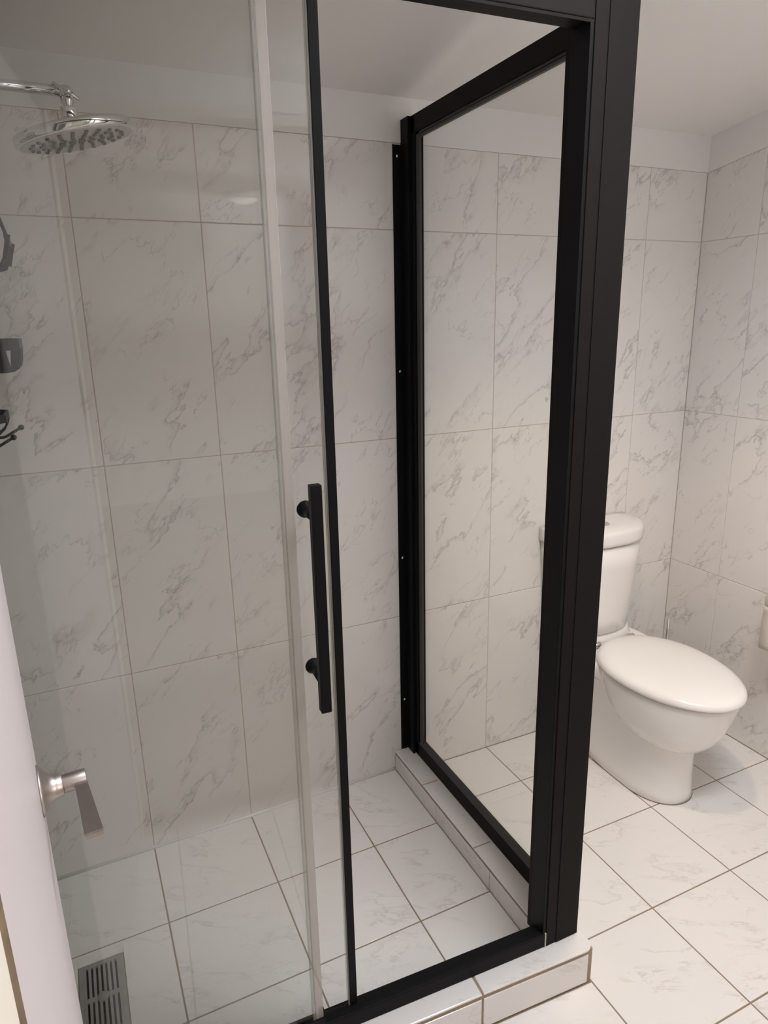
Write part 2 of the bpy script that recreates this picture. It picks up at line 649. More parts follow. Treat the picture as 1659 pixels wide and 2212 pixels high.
# shower floor: falls gently to the drain on the left
SA = math.atan(0.015)
stilt = Euler((0, -SA, 0))
ZS = 0.018
HIX = 0.8175                                                  # inner face of the hob
SYR = [0.0, -0.3012, -0.5998, -0.83]
DRX0, DRX1, DRY0, DRY1 = -0.2235, -0.1195, -0.545, -0.341
m = MB()
for a, b in (((XL, -0.84), (DRX0, 0)), ((DRX1, -0.84), (HIX + 0.012, 0)), ((DRX0, DRY1), (DRX1, 0)), ((DRX0, -0.84), (DRX1, DRY0))):
    m.box((a[0], a[1], -0.03), (b[0], b[1], -0.0012))
fs = struct(m.build('floor_shower', 'grout_floor', None, (0, 0, ZS), stilt))
for i in range(4):
    a, b = [-0.30, 0.0, 0.301, 0.601, HIX][i] + GF, [-0.30, 0.0, 0.301, 0.601, HIX][i + 1] - GF
    for j in range(3):
        y1, y0 = SYR[j] - GF, SYR[j + 1] + GF
        if i == 0 and j == 1:                                 # this one is cut round the drain
            for q in ([(a, y0), (DRX0 - 0.002, y0), (DRX0 - 0.002, y1), (a, y1)],
                      [(DRX1 + 0.002, y0), (b, y0), (b, y1), (DRX1 + 0.002, y1)],
                      [(DRX0 - 0.002, DRY1 + 0.002), (DRX1 + 0.002, DRY1 + 0.002), (DRX1 + 0.002, y1), (DRX0 - 0.002, y1)],
                      [(DRX0 - 0.002, y0), (DRX1 + 0.002, y0), (DRX1 + 0.002, DRY0 - 0.002), (DRX0 - 0.002, DRY0 - 0.002)]):
                tile(fs, q, 'floor', (0, 0, ZS), 'floor_tile', 0.008, 0.0005, tilt=stilt)
            continue
        tile(fs, [(a, y0), (b, y0), (b, y1), (a, y1)], 'floor', (0, 0, ZS), 'floor_tile', 0.008, 0.0012, tilt=stilt)
sz = lambda x: ZS + 0.015 * x
# white silicone in the corner between shower wall and floor
struct(MB().add([(XL, 0.001, sz(XL) - 0.001), (HIX, 0.001, sz(HIX) - 0.001), (XL, -0.007, sz(XL) - 0.0005), (HIX, -0.007, sz(HIX) - 0.0005),
                 (XL, -0.0025, sz(XL) + 0.003), (HIX, -0.0025, sz(HIX) + 0.003), (XL, 0.001, sz(XL) + 0.009), (HIX, 0.001, sz(HIX) + 0.009)],
                [(2, 3, 5, 4), (4, 5, 7, 6), (0, 2, 4, 6), (1, 7, 5, 3), (0, 1, 3, 2), (0, 6, 7, 1)], True).build('trim_5', 'silicone'))

# ------------------------------------------------------------------ tiled hob (kerb) round the shower
HT = 0.1035                                                   # top of the hob
m = MB()
m.box((HIX + 0.003, -0.86, -0.002), (HX - 0.0025, -0.0005, HT - 0.0025))
m.prism([(XL, front_y(XL, 0.0025)), (HX - 0.0025, front_y(HX, 0.0025)), (HX - 0.0025, -0.80), (XL, -0.775)], -0.002, HT - 0.0025)
hob = struct(m.build('shower_hob', 'grout_hob'))
for y0, y1 in ((-0.002, -0.2030), (-0.2070, -0.5095), (-0.5135, -0.808)):
    tile(hob, [(HIX, y1), (HX, y1), (HX, y0), (HIX, y0)], 'floor', (0, 0, HT), 'floor_tile', 0.0045, 0.002)
for y0, y1 in ((-0.002, -0.292), (-0.2945, -0.5925), (-0.595, -0.80)):   # inner face, towards the shower
    tile(hob, [(-y0, 0.028), (-y1, 0.028), (-y1, HT - 0.014), (-y0, HT - 0.014)], 'right', (HIX, 0, 0), 'floor_tile', 0.006, 0.001)
for y0, y1 in ((-0.002, -0.2155), (-0.2195, -0.515), (-0.5185, -0.8145), (-0.818, -0.898)):   # outer face
    tile(hob, [(y1, 0.003), (y0, 0.003), (y0, HT - 0.014), (y1, HT - 0.014)], 'left', (HX, 0, 0), 'floor_tile', 0.006, 0.001)
# front leg: top pieces, the last one with a rounded corner
cuts = [XL, 0.0, 0.30, 0.601]
for i in range(3):
    a, b = cuts[i] + 0.0025, cuts[i + 1] - 0.0025
    tile(hob, [(a, front_y(a)), (b, front_y(b)), (b + 0.005, -0.79), (a + 0.005, -0.785)], 'floor', (0, 0, HT), 'floor_tile', 0.0045, 0.002)
a, b = 0.6035, 0.9055
rc = 0.024
arc = [(b - rc + rc * math.cos(t), front_y(b) + rc + rc * math.sin(t)) for t in [R(-90 + 15 * k) for k in range(7)]]
tile(hob, [(a, front_y(a))] + arc + [(b, -0.8105), (a + 0.006, -0.8105)], 'floor', (0, 0, HT), 'floor_tile', 0.0045, 0.002)
fa = math.atan(-0.052)
for a, b in ((XL, -0.0025), (0.0025, 0.2975), (0.3025, 0.5985), (0.604, 0.8885)):
    rot = Euler((PI / 2, 0, fa))
    org = Vector((a, front_y(a), 0))
    ln = (b - a) / math.cos(fa)
    tile(hob, [(0, 0.004), (ln, 0.004), (ln, HT - 0.0165), (0, HT - 0.0165)], rot, org, 'floor_tile', 0.006, 0.0012)

# ------------------------------------------------------------------ shower screen (fixed frame)
TH = R(2.5)
F0 = Vector((0.80, -0.8594, 0))
FX = Matrix(((-math.cos(TH), math.sin(TH), 0, F0.x), (math.sin(TH), math.cos(TH), 0, F0.y), (0, 0, 1, 0), (0, 0, 0, 1)))
# FX maps (s = metres to the left along the front, t = metres inward, z) to the room
scr = thing('shower_screen', 'black framed glass shower screen with thick corner post standing on the tiled hob', 'shower screen', (0.86, -0.82, HT))
SXI, SXO = 0.877, 0.906
ZTOP = 2.084
# corner post: strike jamb and main post with a fine step down its face
m = MB()
m.box((0.8005, -0.8600, HT), (0.894, -0.786, ZTOP), 0.0015)
post = m.build('corner_post', 'black', scr)
MB().box((0.829, -0.8618, HT + 0.001), (0.8925, -0.8598, ZTOP - 0.001), 0.0006).build('cover_plate', 'black', post)
MB().box((0.7925, -0.8575, HT + 0.036), (0.8007, -0.8085, 2.0205), 0.0012).build('strike_jamb', 'black2', scr)
# side panel
MB().box((0.8675, -0.046, HT), (0.9055, -0.0006, ZTOP), 0.001).build('wall_channel', 'black2', scr)
fln = MB().box((0.8460, -0.0040, HT), (0.8675, -0.0006, 2.0215), 0.0006).build('wall_flange', 'black2', scr)
MB().box((0.8425, -0.0015, HT), (0.8460, -0.0006, 2.023)).build('flange_lip', 'black', scr)
for zc in (1.993, 1.405, 0.812, 0.297):
    MB().lathe([(0.0, -0.001), (0.0042, -0.001), (0.0042, 0.0012), (0.0030, 0.0024), (0.0, 0.0026)], (0.8560, -0.0038, zc), (0, -1, 0), 14).build('screw', 'steel', fln)
st = MB().box((SXI, -0.0655, HT + 0.002), (SXO, -0.046, ZTOP - 0.001), 0.0008)
st.box((SXI + 0.002, -0.0685, HT + 0.002), (SXO - 0.002, -0.0655, ZTOP - 0.001))
st.build('wall_stile', 'black2', scr)
MB().box((SXI + 0.004, -0.088, HT + 0.04), (SXI + 0.011, -0.0685, ZTOP - 0.04), 0.0008).build('glazing_bead', 'black_bead', scr)
m = MB().box((SXI, -0.787, HT + 0.0005), (SXO, -0.046, 0.1535), 0.0012)
br = m.build('bottom_rail', 'black', scr)
MB().prism([(SXI + 0.001, 0.1535), (SXI + 0.014, 0.1535), (SXI + 0.014, 0.171), (SXI + 0.011, 0.171)], 0.047, 0.787,
           Matrix(((1, 0, 0, 0), (0, 0, -1, 0), (0, 1, 0, 0), (0, 0, 0, 1)))).build('glazing_bead', 'black_bead', br)
MB().prism([(SXI - 0.004, HT - 0.0003), (SXI + 0.002, HT - 0.0003), (SXI + 0.002, HT + 0.004), (SXI - 0.0012, HT + 0.0022)], 0.004, 0.787,
           Matrix(((1, 0, 0, 0), (0, 0, -1, 0), (0, 1, 0, 0), (0, 0, 0, 1)))).build('rail_sealant', 'grout_light', br)
tr = MB().box((SXI, -0.787, 2.0385), (SXO, -0.046, ZTOP), 0.0012).build('top_rail', 'black', scr)
b2 = MB().box((SXI + 0.004, -0.787, 2.0335), (SXI + 0.014, -0.047, 2.0385))
b2.box((SXI + 0.006, -0.787, 2.0255), (SXI + 0.014, -0.047, 2.0325))
b2.build('glazing_bead', 'black_bead', tr)
MB().box((SXI + 0.0125, -0.79, 0.165), (SXI + 0.0175, -0.075, 2.032)).build('side_glass', 'glass', scr)
# front: threshold rail, header, wall jamb, fixed pane
LEN = 1.092
m = MB().box((0.0005, 0.0, HT), (LEN, 0.036, 0.1385), 0.002, FX)
m.box((0.0005, 0.001, HT + 0.030), (LEN, 0.0125, 0.1425), 0.001, FX)
thr = m.build('threshold_rail', 'black2', scr)
MB().box((0.0, -0.0015, HT), (0.003, 0.030, 0.1440), 0.0004, FX).build('rail_end_seal', 'grout', thr)
hd = MB().box((0.0005, 0.0, 2.0205), (LEN, 0.047, ZTOP - 0.001), 0.002, FX)
hd.box((0.0005, 0.0015, 2.0155), (LEN, 0.0055, 2.0205), 0, FX)
hd.build('header_rail', 'black', scr)
MB().box((LEN - 0.028, 0.0, 0.1385), (LEN, 0.036, 2.0205), 0.001, FX).build('wall_jamb', 'black2', scr)
fg = MB().box((0.566, 0.006, 0.1425), (LEN - 0.02, 0.012, 2.0205), 0, FX).build('fixed_glass', 'glass', scr)
m = MB().box((0.550, 0.0035, 0.150), (0.566, 0.0145, 2.0205), 0.0015, FX)
m.build('edge_seal', 'vinyl', fg)
MB().box((0.5660, 0.0030, 0.150), (0.5720, 0.0150, 2.0205), 0.001, FX).build('seal_fin', 'vinyl2', fg)
m = MB().box((0.548, -0.001, 0.1425), (0.604, 0.005, 0.1610), 0.001, FX)
m.box((0.546, 0.005, 0.1425), (0.556, 0.020, 0.1700), 0.001, FX)
m.build('guide_clip', 'black2', scr)

# ------------------------------------------------------------------ sliding glass door
dloc = FX @ Vector((0.75, 0.027, 0.1385))
door = thing('sliding_shower_door', 'frameless sliding glass shower door with black edge strip and square black pull handle', 'shower door', dloc)
MB().box((0.486, 0.024, 0.1400), (1.055, 0.030, 2.0195), 0, FX).build('glass_pane', 'glass', door)
MB().box((0.4700, 0.0200, 0.1392), (0.4862, 0.0335, 2.0195), 0.0012, FX).build('edge_strip', 'black2', door)
MB().box((0.4862, 0.0210, 0.1392), (0.4895, 0.0325, 2.0195), 0.0006, FX).build('strip_lip', 'vinyl2', door)
h = MB().box((0.5175, -0.050, 0.8975), (0.5365, -0.032, 1.3025), 0.0022, FX).build('pull_handle', 'black2', door)
ax = (FX.to_3x3() @ Vector((0, -1, 0))).normalized()
for zc in (1.2465, 0.9535):
    MB().lathe([(0.0, 0.0), (0.0150, 0.0), (0.0150, 0.003), (0.0125, 0.008), (0.0090, 0.0125), (0.0090, 0.016), (0.0078, 0.017),
                (0.0078, 0.019), (0.0090, 0.020), (0.0090, 0.060), (0.0, 0.060)], FX @ Vector((0.527, 0.0238, zc)), ax, 28).build('standoff', 'black2', h)

# ------------------------------------------------------------------ toilet
TX = 1.608
toilet = thing('toilet', 'white close coupled toilet with closed lid and rounded cistern against the tiled wall', 'toilet', (TX, -0.35, 0))
NS = 56


def egg(hw, v0, v1, vm, nb=2.3, nf=2.0, ph=0.0):
    out = []
    for k in range(NS):
        a = 2 * PI * k / NS
        c, s = math.cos(a), math.sin(a)
        if s >= 0:
            x = hw * math.copysign(abs(c) ** (2 / nf), c)
            v = vm + (v1 - vm) * abs(s) ** (2 / nf)
        else:
            x = hw * math.copysign(abs(c) ** (2 / nb), c)
            v = vm - (vm - v0) * abs(s) ** (2 / nb)
        out.append((x, v))
    return out


def ring(outl, z):
    return [(TX + x, -v, z) for x, v in outl]


# pedestal
ped = []
for z, hw, v0, v1, vm in ((0.000, 0.110, 0.12, 0.548, 0.40), (0.004, 0.114, 0.115, 0.552, 0.40), (0.03, 0.111, 0.11, 0.549, 0.40),
                          (0.10, 0.108, 0.09, 0.545, 0.40), (0.18, 0.108, 0.07, 0.543, 0.40), (0.24, 0.112, 0.05, 0.535, 0.38),
                          (0.30, 0.122, 0.03, 0.50, 0.33), (0.355, 0.138, 0.02, 0.46, 0.28), (0.395, 0.150, 0.015, 0.40, 0.24), (0.408, 0.148, 0.017, 0.395, 0.24)):
    ped.append(ring(egg(hw, v0, v1, vm, 3.2, 2.1), z))
pd = MB().loft(ped).build('pedestal', 'porcelain', toilet)
MB().loft([ring(egg(0.1135, 0.114, 0.5535, 0.40, 3.2, 2.1), z) for z in (0.0004, 0.0022)]).build('base_joint', 'grout_floor', pd)
# bowl
bw = []
for z, hw, v0, v1, vm in ((0.196, 0.020, 0.44, 0.505, 0.475), (0.201, 0.070, 0.38, 0.556, 0.465), (0.211, 0.099, 0.34, 0.580, 0.455), (0.229, 0.123, 0.308, 0.604, 0.445),
                          (0.258, 0.145, 0.278, 0.625, 0.435), (0.292, 0.160, 0.256, 0.641, 0.43), (0.332, 0.171, 0.24, 0.656, 0.42),
                          (0.368, 0.1775, 0.228, 0.667, 0.415), (0.394, 0.181, 0.22, 0.674, 0.41), (0.406, 0.180, 0.22, 0.673, 0.41), (0.411, 0.175, 0.225, 0.668, 0.41)):
    bw.append(ring(egg(hw, v0, v1, vm, 2.3, 2.05), z))
MB().loft(bw).build('bowl', 'porcelain', toilet)
# rear deck that carries the cistern: flares out to the rim
dk = []
for z, hw, v0, v1, vm in ((0.330, 0.122, 0.02, 0.37, 0.22), (0.352, 0.146, 0.015, 0.40, 0.22), (0.372, 0.163, 0.012, 0.41, 0.22), (0.394, 0.168, 0.010, 0.41, 0.22), (0.410, 0.164, 0.012, 0.41, 0.22), (0.416, 0.155, 0.018, 0.40, 0.22)):
    dk.append(ring(egg(hw, v0, v1, vm, 3.4, 2.6), z))
MB().loft(dk).build('rear_deck', 'porcelain', toilet)
gk = [ring(egg(hw, 0.02, dp, 0.08, 3.5, 2.5), z) for z, hw, dp in ((0.414, 0.150, 0.172), (0.424, 0.142, 0.163), (0.447, 0.138, 0.158))]
MB().loft(gk).build('cistern_spacer', 'porcelain', toilet)
# seat and lid
seat = [ring(egg(hw, v0, v1, 0.41, 2.2, 2.05), z) for z, hw, v0, v1 in ((0.4125, 0.175, 0.205, 0.670), (0.4145, 0.179, 0.200, 0.675), (0.4205, 0.179, 0.200, 0.675), (0.4225, 0.175, 0.205, 0.671))]
MB().loft(seat).build('seat', 'lid', toilet)
lid = []
for z, d in ((0.4200, 0.010), (0.4205, 0.004), (0.4235, 0.0005), (0.4295, 0.0), (0.4360, 0.002), (0.4415, 0.0065), (0.4460, 0.014), (0.4495, 0.025), (0.4525, 0.042), (0.4550, 0.066), (0.4568, 0.096), (0.4578, 0.130), (0.4582, 0.160)):
    hw = 0.1902 - d
    lid.append(ring(egg(max(hw, 0.012), 0.187 + d * 0.85, 0.6925 - d * 1.05, 0.410, 2.06, 2.02), z))
MB().loft(lid).build('lid', 'lid', toilet)
for sx in (-1, 1):
    MB().lathe([(0.0, 0), (0.011, 0), (0.011, 0.028), (0.0, 0.028)], (TX + sx * 0.078 - 0.014, -0.186, 0.427), (1, 0, 0), 16).build('hinge', 'chrome', toilet)


# cistern
def dee(hw, dep, v0=0.004, n=2.55):
    out = []
    kk = 40
    for k in range(kk + 1):
        a = PI * k / kk
        c, s = math.cos(a), math.sin(a)
        out.append((hw * math.copysign(abs(c) ** (2 / n), c), v0 + (dep - v0) * abs(s) ** (2 / n)))
    return out


def dring(hw, dep, z):
    return [(1.599 + x, -v, z) for x, v in dee(hw, dep)]


cs = [dring(hw, dp, z) for z, hw, dp in ((0.4440, 0.150, 0.150), (0.4455, 0.160, 0.160), (0.4520, 0.1660, 0.1655), (0.51, 0.171, 0.171), (0.60, 0.179, 0.177), (0.70, 0.1865, 0.182), (0.783, 0.1915, 0.185))]
MB().loft(cs).build('cistern', 'porcelain', toilet)
MB().loft([dring(0.187, 0.181, 0.782), dring(0.187, 0.181, 0.787)]).build('lid_gap', 'gap', toilet)
cl = [dring(hw, dp, z) for z, hw, dp in ((0.7865, 0.194, 0.188), (0.7880, 0.1985, 0.192), (0.80, 0.2000, 0.1935), (0.826, 0.2000, 0.1935), (0.833, 0.1985, 0.192), (0.838, 0.1945, 0.188), (0.8405, 0.187, 0.181), (0.8445, 0.13, 0.150), (0.8455, 0.05, 0.12))]
cld = MB().loft(cl).build('cistern_lid', 'porcelain', toilet)
MB().lathe([(0.0, 0.0), (0.0270, 0.0), (0.0270, 0.0035), (0.0235, 0.0050), (0.0225, 0.0030), (0.0215, 0.0045), (0.008, 0.0062), (0.0, 0.0064)],
           (1.597, -0.100, 0.8443), (0, 0, 1), 32).build('flush_button', 'chrome', cld)

# ------------------------------------------------------------------ toilet brush behind the toilet
BX, BY = 1.936, -0.132
br_ = thing('toilet_brush', 'toilet brush with thin chrome tube handle standing in the corner behind the toilet', 'toilet brush', (BX, BY, 0))
MB().lathe([(0.0, 0.0), (0.044, 0.0), (0.046, 0.004), (0.046, 0.205), (0.044, 0.21), (0.016, 0.216), (0.0, 0.217)], (BX, BY, 0), (0, 0, 1), 28).build('holder', 'chrome', br_)
MB().lathe([(0.0, 0.216), (0.0062, 0.216), (0.0062, 0.4215), (0.0045, 0.4225), (0.0042, 0.418), (0.0, 0.418)], (BX, BY, 0), (0, 0, 1), 18).build('handle', 'chrome', br_)

# ------------------------------------------------------------------ toilet paper on the right wall
PX, PY, PZ, PR = 1.993, -0.556, 0.640, 0.054
tp = thing('toilet_paper', 'white toilet paper roll with a quilted sheet hanging down on the right wall', 'toilet paper', (PX, PY, PZ))
m = MB()
m.lathe([(0.021, -0.05), (PR, -0.05), (PR, 0.05), (0.021, 0.05), (0.021, -0.05)], (PX, PY, PZ), (0, 1, 0), 36, False)
m.build('roll', 'paper', tp)
xs = PX - PR
sv, sf = [], []
for k in range(10):
    z = PZ - 0.02 - k * (PZ - 0.02 - 0.468) / 9
    w = 0.0008 * math.sin(k * 0.9)
    for y in (PY + 0.05, PY - 0.05):
        sv.append((xs - 0.0012 + w, y, z))
        sv.append((xs - 0.0002 + w, y, z))
for k in range(9):
    a = k * 4
    sf += [(a, a + 2, a + 6, a + 4), (a + 1, a + 5, a + 7, a + 3), (a, a + 4, a + 5, a + 1), (a + 2, a + 3, a + 7, a + 6)]
sf += [(0, 1, 3, 2), (36, 38, 39, 37)]
MB().add(sv, sf, True).build('hanging_sheet', 'paper', tp)
th_ = thing('toilet_roll_holder', 'chrome toilet roll holder arm fixed to the right wall', 'roll holder', (XR - 0.004, PY - 0.085, PZ))
MB().lathe([(0.0, 0.0), (0.024, 0.0), (0.024, 0.006), (0.02, 0.009), (0.0, 0.009)], (XR, PY - 0.085, PZ), (-1, 0, 0), 24).build('rosette', 'chrome', th_)
MB().tube([(XR - 0.008, PY - 0.085, PZ), (PX + 0.012, PY - 0.085, PZ), (PX + 0.003, PY - 0.082, PZ), (PX, PY - 0.072, PZ), (PX, PY + 0.058, PZ)], 0.0055, 14).build('arm', 'chrome', th_)

# ------------------------------------------------------------------ shower head on its arm
HC = Vector((0.0075, -0.318, 1.9770))            # swivel ball
sh = thing('rain_shower', 'round chrome rain shower head with grey rubber nozzles on a horizontal arm', 'shower head', (XL, HC.y, HC.z))
MB().tube([(XL + 0.0005, HC.y, HC.z + 0.002), (HC.x - 0.006, HC.y, HC.z + 0.002)], 0.0098, 22).build('arm', 'chrome', sh)
MB().lathe([(0.0, 0.0), (0.03, 0.0), (0.03, 0.006), (0.012, 0.012), (0.0, 0.012)], (XL, HC.y, HC.z + 0.002), (1, 0, 0), 28).build('wall_flange', 'chrome', sh)
ball = MB().sphere(HC, 0.0135, 20)
ball.tube([HC + Vector((-0.021, -0.006, 0.013)), HC + Vector((0.021, -0.014, -0.013))], 0.0031, 10)
ball.lathe([(0.0, 0.012), (0.0075, 0.012), (0.0075, 0.017), (0.0, 0.0175)], HC, (0.25, -1, 0.0), 16)
bo = ball.build('swivel_joint', 'chrome', sh)
NECK = Matrix.Translation(HC) @ Euler((0, R(-2.0), 0)).to_matrix().to_4x4()
TILT = Euler((R(2.0), R(-11.0), 0)).to_matrix().to_4x4()
TM = NECK @ Matrix.Translation((0, 0, -0.046)) @ TILT


def lathe_t(prof, seg=48, mt=None):
    mb = MB().lathe(prof, (0, 0, 0), (0, 0, 1), seg)
    mb.v = [(mt or TM) @ q for q in mb.v]
    return mb


lathe_t([(0.0, -0.006), (0.0115, -0.008), (0.0125, -0.015), (0.0085, -0.022), (0.0085, -0.0245), (0.0150, -0.0255), (0.0155, -0.027), (0.0155, -0.042), (0.0150, -0.0445), (0.0105, -0.0455),
         (0.0105, -0.0500), (0.0, -0.0500)], 28, NECK).build('neck', 'chrome', sh)
lathe_t([(0.0, 0.0), (0.0250, -0.0025), (0.0262, -0.0045), (0.0262, -0.0125), (0.031, -0.0145), (0.0, -0.0145)], 40).build('boss', 'chrome', sh)
pl = lathe_t([(0.0, -0.0135), (0.088, -0.0145), (0.1080, -0.0155), (0.1110, -0.0175), (0.1125, -0.022), (0.1125, -0.030), (0.1110, -0.0335), (0.1080, -0.0350), (0.0, -0.0350)], 72).build('head_plate', 'chrome', sh)
lathe_t([(0.0, -0.0345), (0.1040, -0.0345), (0.1045, -0.0352), (0.1035, -0.0358), (0.0, -0.0358)], 64).build('face_plate', 'satin', pl)
nm = MB().lathe([(0.0, 0.0), (0.0040, 0.0), (0.0038, -0.0030), (0.0028, -0.0040), (0.0, -0.0042)], (0, 0, 0), (0, 0, 1), 8)
nme = None
for rr, cnt in ((0.012, 6), (0.030, 10), (0.048, 14), (0.066, 18), (0.085, 22)):
    for k in range(cnt):
        a = 2 * PI * (k + 0.5 * (cnt % 4 == 0)) / cnt
        w = TM @ Vector((rr * math.cos(a), rr * math.sin(a), -0.0356))
        if nme is None:
            o = nm.build('nozzle', 'rubber', None, w, TM.to_euler())
            nme = o.data
        else:
            o = link('nozzle', nme, None, w, TM.to_euler())
        attach(o, pl)

# ------------------------------------------------------------------ black caddy on the left wall of the shower
cd = thing('shower_caddy', 'black metal three tier shower caddy with ball ended hooks on the shower wall', 'shower caddy', (XL, -0.40, 1.40))
m = MB()
for y in (-0.44, -0.36):
    m.tube([(XL + 0.006, y, 1.34), (XL + 0.006, y, 1.86)], 0.0035)
m.tube([(XL + 0.006, -0.44, 1.86), (XL + 0.006, -0.43, 1.875), (XL + 0.006, -0.37, 1.875), (XL + 0.006, -0.36, 1.86)], 0.0035)
m.build('back_rods', 'caddy', cd)
# upper basket: close set U wires under a sloping rim
m = MB()
ys = [-0.405 + 0.0135 * k for k in range(12)]
for y in ys:
    m.tube([(XL + 0.008, y, 1.830), (XL + 0.010, y, 1.672), (XL + 0.018, y, 1.664), (-0.152, y, 1.662), (-0.141, y, 1.665), (-0.136, y, 1.675), (-0.1265, y, 1.712), (-0.1445, y, 1.780)], 0.0021, 6)
ub = m.build('upper_basket', 'caddy', cd)
m = MB()
m.box((-0.1310, ys[0] - 0.004, 1.706), (-0.1245, ys[-1] + 0.004, 1.716), 0.001)
m.box((-0.1480, ys[0] - 0.004, 1.777), (-0.1420, ys[-1] + 0.004, 1.785), 0.001)
for y in (ys[0] - 0.003, ys[-1] + 0.003):
    for (x0, z0), (x1, z1) in (((-0.1245, 1.712), (-0.143, 1.783)), ((-0.143, 1.783), (XL + 0.006, 1.832)), ((-0.1245, 1.714), (-0.1365, 1.672))):
        d = Vector((x1 - x0, z1 - z0)).normalized() * 0.005
        m.add([(x0, y - 0.002, z0), (x1, y - 0.002, z1), (x1 - d.y, y - 0.002, z1 + d.x), (x0 - d.y, y - 0.002, z0 + d.x),
               (x0, y + 0.002, z0), (x1, y + 0.002, z1), (x1 - d.y, y + 0.002, z1 + d.x), (x0 - d.y, y + 0.002, z0 + d.x)],
              [(0, 1, 2, 3), (7, 6, 5, 4), (0, 4, 5, 1), (1, 5, 6, 2), (2, 6, 7, 3), (3, 7, 4, 0)])
m.build('rim', 'caddy', ub)
# middle basket: flat rim with clipped corner, solid ends with a slanted cut-out
m = MB()
zr0, zr1 = 1.512, 1.532
rim = [(XL + 0.004, -0.425), (-0.150, -0.425), (-0.1335, -0.403), (-0.1335, -0.262), (-0.150, -0.24), (XL + 0.004, -0.24)]
inn = [(XL + 0.004, -0.4215), (-0.1515, -0.4215), (-0.137, -0.4015), (-0.137, -0.2635), (-0.1515, -0.2435), (XL + 0.004, -0.2435)]
for i in range(5):
    q = [rim[i], rim[i + 1], inn[i + 1], inn[i]]
    m.prism(q, zr0, zr1)
mb_ = m.build('middle_basket', 'caddy', cd)


def strap(mb, y, pts, w, t=0.0022):
    n = len(pts)
    for i in range(n - 1):
        (x0, z0), (x1, z1) = pts[i], pts[i + 1]
        d = Vector((x1 - x0, z1 - z0)).normalized()
        nx, nz = -d.y * t, d.x * t
        v = [(x0, y - w / 2, z0), (x1, y - w / 2, z1), (x1 + nx, y - w / 2, z1 + nz), (x0 + nx, y - w / 2, z0 + nz),
             (x0, y + w / 2, z0), (x1, y + w / 2, z1), (x1 + nx, y + w / 2, z1 + nz), (x0 + nx, y + w / 2, z0 + nz)]
        mb.add(v, [(0, 1, 2, 3), (7, 6, 5, 4), (0, 4, 5, 1), (1, 5, 6, 2), (2, 6, 7, 3), (3, 7, 4, 0)])


prof = [(-0.1345, 1.515), (-0.1375, 1.490), (-0.1410, 1.479), (-0.1500, 1.4735), (-0.165, 1.472), (-0.20, 1.472), (XL + 0.012, 1.472), (XL + 0.006, 1.485), (XL + 0.005, 1.53)]
for y in (-0.37, -0.30):
    ms = MB()
    strap(ms, y, prof, 0.030)
    ms.build('strap', 'caddy', mb_)
XZ = Matrix(((1, 0, 0, 0), (0, 0, -1, 0), (0, 1, 0, 0), (0, 0, 0, 1)))
for y in (-0.4025,):
    m = MB()
    m.prism([(-0.1335, 1.514), (-0.149, 1.514), (-0.1535, 1.481), (-0.1500, 1.4735), (-0.1410, 1.479), (-0.1370, 1.490)], -y, -y + 0.003, XZ)
    m.prism([(-0.1575, 1.514), (XL + 0.006, 1.514), (XL + 0.006, 1.472), (-0.165, 1.472), (-0.1500, 1.4735), (-0.1535, 1.481)], -y, -y + 0.003, XZ)
    m.build('end_plate', 'caddy', mb_)
# lower dish and hooks
m = MB()
rim = [(XL + 0.004, -0.46), (-0.186, -0.46), (-0.1725, -0.445), (-0.1725, -0.355), (-0.186, -0.34), (XL + 0.004, -0.34)]
inn = [(XL + 0.004, -0.457), (-0.187, -0.457), (-0.176, -0.444), (-0.176, -0.356), (-0.187, -0.343), (XL + 0.004, -0.343)]
for i in range(5):
    m.prism([rim[i], rim[i + 1], inn[i + 1], inn[i]], 1.3835, 1.3985)
strap(m, -0.43, [(-0.1735, 1.385), (-0.178, 1.372), (-0.190, 1.361), (-0.21, 1.358), (XL + 0.006, 1.358)], 0.024)
strap(m, -0.37, [(-0.1735, 1.385), (-0.178, 1.372), (-0.190, 1.361), (-0.21, 1.358), (XL + 0.006, 1.358)], 0.024)
m.build('soap_dish', 'caddy', cd)
for y, dx, dz in ((-0.385, 0.0, 0.0), (-0.425, -0.0130, -0.0130)):
    hk = MB().tube([(XL + 0.006, y, 1.352 + dz), (-0.20 + dx, y, 1.349 + dz), (-0.186 + dx, y, 1.349 + dz), (-0.180 + dx, y, 1.351 + dz), (-0.1545 + dx, y, 1.3655 + dz)], 0.0027, 10)
    hk = hk.build('hook', 'caddy', cd)
    MB().sphere((-0.1535 + dx, y, 1.3660 + dz), 0.0056).build('ball_end', 'caddy', hk)

# ------------------------------------------------------------------ floor drain in the shower
dr = thing('floor_drain', 'grey slotted rectangular drain grate set into the shower floor', 'drain', ((DRX0 + DRX1) / 2, (DRY0 + DRY1) / 2, sz(-0.17)))
dz = lambda x, h: sz(x) + h
m = MB()
w = 0.0105
zt_ = sz(-0.17) - 0.0006
m.box((DRX0, DRY0, zt_ - 0.007), (DRX0 + w, DRY1, zt_), 0.0006)
m.box((DRX1 - w, DRY0, zt_ - 0.007), (DRX1, DRY1, zt_), 0.0006)
m.box((DRX0 + w, DRY1 - w, zt_ - 0.007), (DRX1 - w, DRY1, zt_), 0.0006)
m.box((DRX0 + w, DRY0, zt_ - 0.007), (DRX1 - w, DRY0 + w, zt_), 0.0006)
m.build('frame', 'drain', dr)
MB().box((DRX0 + 0.003, DRY0 + 0.003, zt_ - 0.014), (DRX1 - 0.003, DRY1 - 0.003, zt_ - 0.0062)).build('sump', 'gap', dr)
n = 7
span = (DRX1 - w) - (DRX0 + w)
pit = span / (n + 0.55)
